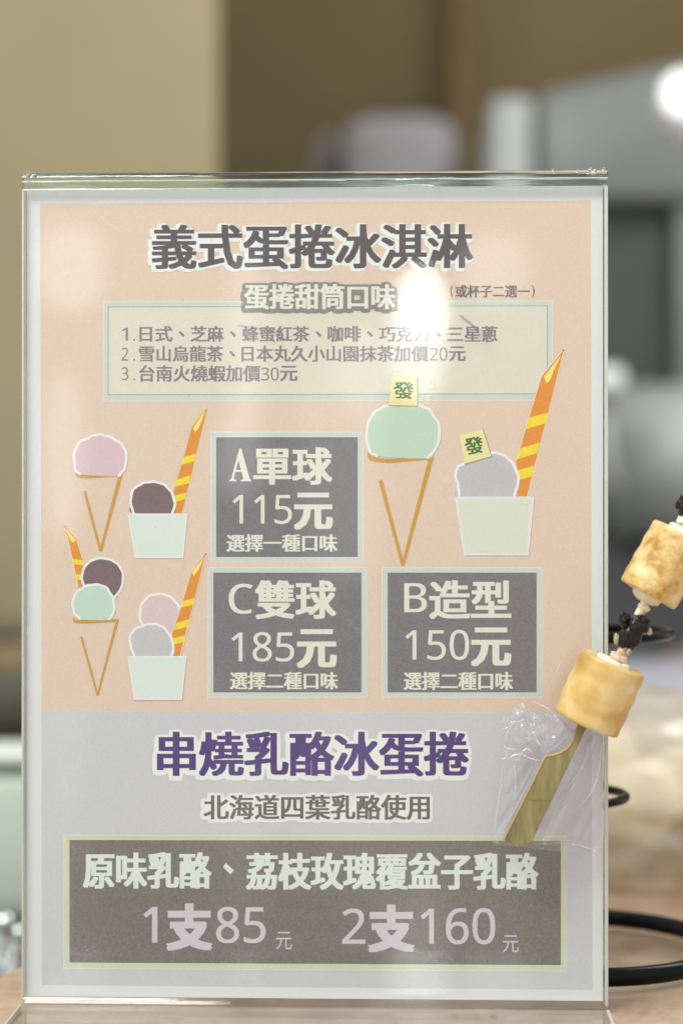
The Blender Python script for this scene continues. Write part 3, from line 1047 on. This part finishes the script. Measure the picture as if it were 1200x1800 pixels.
# ================================================================== BAG OF PASTRIES BEHIND
m_bagfilm = thin_clear('crinkled_bag_film', (0.985, 0.98, 0.96), 1.1, 0.16, 0.26, (0.84, 0.76, 0.62))
m_past = pmat('pale_pastry', (0.66, 0.50, 0.30), 0.6, 0.18, 14, col2=(0.80, 0.70, 0.50))
bc = Vector((0.150, 0.345, 0))
bag = tag(empty('pastry_bag', tuple(bc)), 'crinkled clear plastic bag full of pale pastries, lying on the counter behind the wire stand', 'bag')


def blob3(name, c, r, mat, parent, seed, amp, fr, sub=5, flat=True):
    bm = bmesh.new()
    bmesh.ops.create_icosphere(bm, subdivisions=sub, radius=1)
    for v in bm.verts:
        q = v.co * fr + Vector((seed, 0, 0))
        d = 1 + amp * (1 - 2 * abs(noise.noise(q))) + amp * .5 * noise.noise(q * 3) + amp * .16 * abs(noise.noise(q * 9))
        w = Vector((v.co.x * r[0], v.co.y * r[1], v.co.z * r[2])) * d + Vector(c)
        if flat:
            w.z = max(w.z, 0.0012)
        v.co = w
    return from_bm(name, bm, mat, parent, True)


blob3('bag_film', (0.150, 0.345, 0.034), (0.105, 0.135, 0.050), m_bagfilm, bag, 2, 0.10, 2.2)
for i in range(9):
    x = 0.150 + 0.055 * ((i % 3) - 1) + random.uniform(-.008, .008)
    y = 0.345 + 0.075 * ((i // 3) - 1)
    bm = bmesh.new()
    bmesh.ops.create_cone(bm, cap_ends=True, segments=20, radius1=0.019, radius2=0.019, depth=0.07)
    bmesh.ops.bevel(bm, geom=[e for e in bm.edges if abs(e.verts[0].co.z - e.verts[1].co.z) < 1e-6], offset=.003, segments=2, affect='EDGES')
    M = Matrix.Translation((x, y, 0.026 + 0.012 * (i % 3 == 1))) @ Matrix.Rotation(random.uniform(-.5, .5), 4, 'Z') @ Matrix.Rotation(math.pi / 2, 4, 'X')
    bmesh.ops.transform(bm, matrix=M, verts=bm.verts)
    from_bm('pastry', bm, m_past, bag, True)

# pale tray further back on the counter
t0 = floor_at(1150, 1178); t1 = floor_at(1290, 1262)
tag(box('lavender_tray', (t1[0] - 0.13, t1[1], 0.0005), (t1[0] + 0.25, t0[1], 0.012), pmat('lavender_plastic', (0.47, 0.46, 0.53), 0.4, 0.03), bev=0.004),
    'flat pale lavender tray on the counter behind the pastry bag', 'tray')

# ================================================================== MACHINE BEHIND (right)
Ym = 2.6
m_steel = pmat('brushed_steel', (0.205, 0.22, 0.212), 0.42, 0.05, 8, metal=0.35)
m_steel_l = pmat('light_steel', (0.44, 0.45, 0.445), 0.4, 0.05, 5, metal=0.2)
m_dark = pmat('dark_glass_door', (0.055, 0.07, 0.064), 0.35, 0.15, 4)
m_dgrey = pmat('dark_grey_panel', (0.095, 0.095, 0.10), 0.5, 0.08, 4)
M0 = at(1010, 1200, Ym)
machine = tag(empty('ice_cream_machine', (M0[0], Ym, -0.9)), 'tall blurred steel machine with dark door and curved front, right of the sign', 'machine')


def pbox(name, x0, y0, x1, y1, Y, dep, mat, parent, bev=0.02, slant=0.0):
    a = at(x0, y0, Y); b = at(x1, y1, Y)
    bm = bmesh.new()
    bmesh.ops.create_cube(bm, size=1)
    for v in bm.verts:
        x = a[0] if v.co.x < 0 else b[0]
        z = b[2] if v.co.z < 0 else a[2]
        if v.co.z > 0 and v.co.x > 0:
            z += slant
        v.co = Vector((x, Y if v.co.y < 0 else Y + dep, z))
    if bev:
        bmesh.ops.bevel(bm, geom=bm.edges[:], offset=bev, segments=3, affect='EDGES', profile=0.5)
    return from_bm(name, bm, mat, parent, True)


pbox('side_panel', 858, 168, 942, 1500, Ym, .5, m_steel_l, machine, 0.02)
pbox('hood', 946, 160, 1360, 352, Ym - .02, .5, m_steel, machine, 0.015, 0.08)
pbox('door', 946, 356, 1183, 800, Ym + .04, .4, m_dark, machine, 0.01)
pbox('door_post', 1187, 356, 1300, 800, Ym, .4, m_steel, machine, 0.01)
pbox('lower_panel', 946, 800, 1400, 1500, Ym + .01, .4, m_dgrey, machine, 0.01)
# rounded drum that catches the added overhead light along its top
c = at(1170, 800, Ym - .06)
bm = bmesh.new()
bmesh.ops.create_cone(bm, cap_ends=True, segments=48, radius1=.13, radius2=.13, depth=.30)
bmesh.ops.transform(bm, matrix=Matrix.Translation((c[0] + .03, Ym - .03, c[2] - .01)) @ Matrix.Rotation(math.pi / 2, 4, 'Y'), verts=bm.verts)
bmesh.ops.bevel(bm, geom=[e for e in bm.edges if len(e.link_faces) == 2 and e.calc_face_angle() > 1], offset=.03, segments=4, affect='EDGES')
from_bm('freezing_drum', bm, pmat('satin_drum', (0.41, 0.45, 0.425), 0.45, 0.04, 6, metal=0.2), machine, True)
lv = empty('dispensing_lever')
lv.parent = machine
lv.location = (0, 0, 0)
m_white = pmat('white_plastic', (0.80, 0.86, 0.80), 0.4, 0.02)
q = at(1062, 668, Ym - .35)
tube('lever_knob', [at(1010, 674, Ym - .35), at(1090, 668, Ym - .35), at(1097, 668, Ym - .35)], [.021, .021, .010], m_white, machine, 20)
tube('lever_rod', [at(1058, 700, Ym - .33), at(1066, 800, Ym - .33), at(1084, 866, Ym - .33)], [.008, .010, .013], m_steel_l, machine, 12)

# grey unit in the middle
unit = tag(empty('grey_cabinet', (at(700, 500, 2.9)[0], 2.9, -0.9)), 'blurred pale grey cabinet seen above the middle of the sign', 'cabinet')
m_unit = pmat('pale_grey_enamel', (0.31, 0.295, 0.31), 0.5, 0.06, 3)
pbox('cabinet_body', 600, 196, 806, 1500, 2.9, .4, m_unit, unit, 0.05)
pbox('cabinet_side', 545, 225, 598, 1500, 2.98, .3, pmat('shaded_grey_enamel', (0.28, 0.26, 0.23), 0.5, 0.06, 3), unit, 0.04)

# lit spot lamp, top right
Yl = 2.2
lp = at(1200, 163, Yl)
lamp = tag(empty('spot_lamp', tuple(lp)), 'lit white spot lamp with pale conical shade at the upper right edge', 'lamp')
s = (Yl - CAM[1]) / FPX
bm = bmesh.new()
bmesh.ops.create_uvsphere(bm, u_segments=24, v_segments=16, radius=36 * s)
for v in bm.verts:
    v.co = v.co + Vector(lp)
from_bm('bulb', bm, emis('lamp_glow', (1, 1, 0.98), 2.0), lamp, True)
V, F = [], []
ax = [(1180, 172, 48), (1190, 203, 44), (1212, 232, 32), (1236, 258, 14)]
for (px, py, r) in ax:
    c = at(px, py, Yl + .04)
    for k in range(24):
        a = 2 * math.pi * k / 24
        V.append((c[0] + r * s * math.cos(a) * .85, c[1] + r * s * math.sin(a), c[2] + r * s * math.cos(a) * .5))
for i in range(3):
    for k in range(24):
        F.append([i * 24 + k, i * 24 + (k + 1) % 24, (i + 1) * 24 + (k + 1) % 24, (i + 1) * 24 + k])
mesh('lamp_shade', V, F, pmat('lamp_shade_white', (0.6, 0.6, 0.62), 0.4, 0.02), lamp, True)
cz = at(1236, 258, Yl + .04)
tube('lamp_stem', [cz, (cz[0] + .12, cz[1], cz[2] + .35), (cz[0] + .12, cz[1], 2.4)], .006, m_dgrey, lamp, 8)

# ================================================================== LEFT BACKGROUND
m_bcnt = pmat('dark_back_counter', (0.07, 0.066, 0.05), 0.5, 0.2, 8)
bk = tag(box('back_counter', (-1.2, 0.42, -0.9), (-0.155, 1.9, -0.10), m_bcnt, bev=0.006), kind='structure')
Yb = 0.60
pb = tag(empty('white_tub', (at(0, 1450, Yb)[0], Yb, -0.10)), 'blurred pale green white plastic tub at the lower left edge, behind the sign', 'tub')
a = at(-90, 1330, Yb); b = at(34, 1600, Yb)
m_tub = pmat('pale_green_plastic', (0.52, 0.60, 0.50), 0.45, 0.04, 5)
box('tub_body', (a[0] - .06, Yb, -0.0995), (b[0] + .03, Yb + .06, a[2] - .006), m_tub, pb, bev=0.02)
box('tub_lid', (a[0] - .066, Yb - .006, a[2] - .0055), (b[0] + .036, Yb + .066, a[2] + .004), pmat('tub_lid_plastic', (0.66, 0.72, 0.64), 0.45, 0.03, 5), pb, bev=0.004)
Yc = 1.75
e = tag(empty('brown_machine', (at(-20, 1250, Yc)[0], Yc, -0.10)), 'blurred dark brown appliance at the left edge, below the beige wall', 'appliance')
a = at(-260, 1185, Yc); b = at(60, 1330, Yc)
box('appliance_body', (a[0], Yc, -0.0995), (b[0], Yc + .2, a[2]), pmat('dark_olive_plastic', (0.085, 0.082, 0.055), 0.5, 0.2, 8), e, bev=0.02)
a2_ = at(-200, 1100, Yc)
b2_ = at(38, 1140, Yc)
box('appliance_cap', (a2_[0], Yc + .03, a[2] + .0405), (b2_[0], Yc + .17, a2_[2]), pmat('brown_plastic', (0.15, 0.12, 0.075), 0.5, 0.2, 8), e, bev=0.01)
box('appliance_neck', (a2_[0] + .01, Yc + .04, a[2] - .001), (b[0] - .02, Yc + .16, a[2] + .041), pmat('tan_plastic', (0.34, 0.25, 0.13), 0.5, 0.1, 8), e, bev=0.005)
# chrome scoops in the corner
m_chrome = pmat('chrome', (0.72, 0.74, 0.73), 0.08, 0.02, 20, metal=1.0)
Yk = 0.36
for i, (px, py, r) in enumerate(((8, 1622, 20), (34, 1640, 16), (30, 1668, 20), (8, 1690, 26), (-14, 1650, 24))):
    s_ = (Yk + .02 * i - CAM[1]) / FPX
    c = at(px, py, Yk + .02 * i)
    o = empty('chrome_scoop', (c[0], c[1], c[2]))
    tag(o, ['upper of the chrome scoops at the lower left edge', 'chrome scoop nearest the sign edge at the lower left', 'chrome scoop with the brightest glint, touching the sign edge at lower left',
            'lowest chrome scoop in the lower left corner', 'leftmost chrome scoop, cut by the left edge of the picture'][i], 'ice cream scoop', 'chrome scoops behind the sign')
    bm = bmesh.new()
    bmesh.ops.create_uvsphere(bm, u_segments=28, v_segments=18, radius=r * s_)
    for v in bm.verts:
        v.co = v.co + Vector(c)
    from_bm('scoop_bowl', bm, m_chrome, o, True)
    tube('scoop_handle', [(c[0], c[1], c[2] - r * s_ * .9), (c[0] - .02, c[1] + .02, c[2] - .06), (c[0] - .03, c[1] + .03, c[2] - .10)], [.003, .004, .005], m_chrome, o, 10)


# ================================================================== PENDANT LAMPS OF THE SHOP BEHIND THE VIEWER, AND ONE ADDED HAZE GLOW
def mirror(px, py, L):
    d = _f + (px - 600) / FPX * _r + (900 - py) / FPX * _u
    t = (-0.0028 - CAM[1]) / d[1]
    h = CAM + d * t
    k = L / d[1]
    return h + np.array([d[0] * k, -L, d[2] * k])


m_glow = emis('pendant_glow', (1.0, 1.0, 0.98), 15)
m_glow2 = emis('soft_pendant_glow', (0.97, 1.0, 1.0), 4.2)
m_glow3 = emis('dim_pendant_glow', (0.95, 1.0, 1.0), 2.6)  # shared by the dim pendants mirrored in the sheet


def pendant(px, py, w, h, L, mat, label):
    c = mirror(px, py, L)
    s = (L + 0.7) / FPX
    t = tag(empty('pendant_lamp', tuple(c)), label, 'lamp')
    pr = [(.0, -.5), (.35, -.49), (.72, -.40), (.95, -.2), (1.0, 0.05), (.92, .25), (.65, .42), (.3, .5), (0, .5)]
    V, F = [], []
    for r, z in pr:
        for k in range(20):
            a = 2 * math.pi * k / 20
            V.append((c[0] + r * w * s / 2 * math.cos(a), c[1] + r * w * s / 2 * math.sin(a), c[2] + z * h * s))
    for i in range(len(pr) - 1):
        for k in range(20):
            F.append([i * 20 + k, i * 20 + (k + 1) % 20, (i + 1) * 20 + (k + 1) % 20, (i + 1) * 20 + k])
    mesh('glass_shade', V, F, mat, t, True)
    tube('lamp_cord', [(c[0], c[1], c[2] + h * s * .5), (c[0], c[1], 2.3)], .0012, m_dgrey, t, 6)
    return t


pl_ = pendant(734, 590, 100, 225, 2.0, emis('frosted_shade_glow', (0.97, 1, 1), 6.0), 'bright pendant lamp mirrored as the white glare below the menu title')
pendant(125, 470, 120, 150, 2.6, emis('dim_shade_glow', (0.97, 1, 1), 2.9), 'soft pendant lamp mirrored in the upper left of the menu')
pendant(640, 655, 90, 160, 2.6, m_glow3, 'dim pendant lamp mirrored in the middle of the flavour list')
pendant(430, 600, 60, 330, 2.8, m_glow3, 'long dim lamp mirrored beside the first flavours of the list')
pendant(112, 800, 70, 300, 2.8, m_glow3, 'long dim lamp mirrored over the pink cone picture')
pendant(420, 800, 80, 150, 2.4, m_glow3, 'dim lamp mirrored over the A price panel')
pendant(600, 820, 150, 420, 3.0, emis('added_haze_glow', (1.0, 0.99, 0.97), 1.6), 'large faint glow added for the haze mirrored across the middle of the menu')  # unseen glow added to veil the middle of the menu
pendant(870, 470, 120, 120, 2.7, m_glow3, 'dim round lamp mirrored beside the end of the menu title')
c = mirror(742, 535, 1.93)
s_ = 2.63 / FPX
bm = bmesh.new()
bmesh.ops.create_uvsphere(bm, u_segments=20, v_segments=14, radius=1)
for v in bm.verts:
    v.co = Vector((c[0] + v.co.x * 36 * s_, c[1] + v.co.y * 20 * s_, c[2] + v.co.z * 62 * s_))
from_bm('bulb', bm, m_glow, pl_, True)
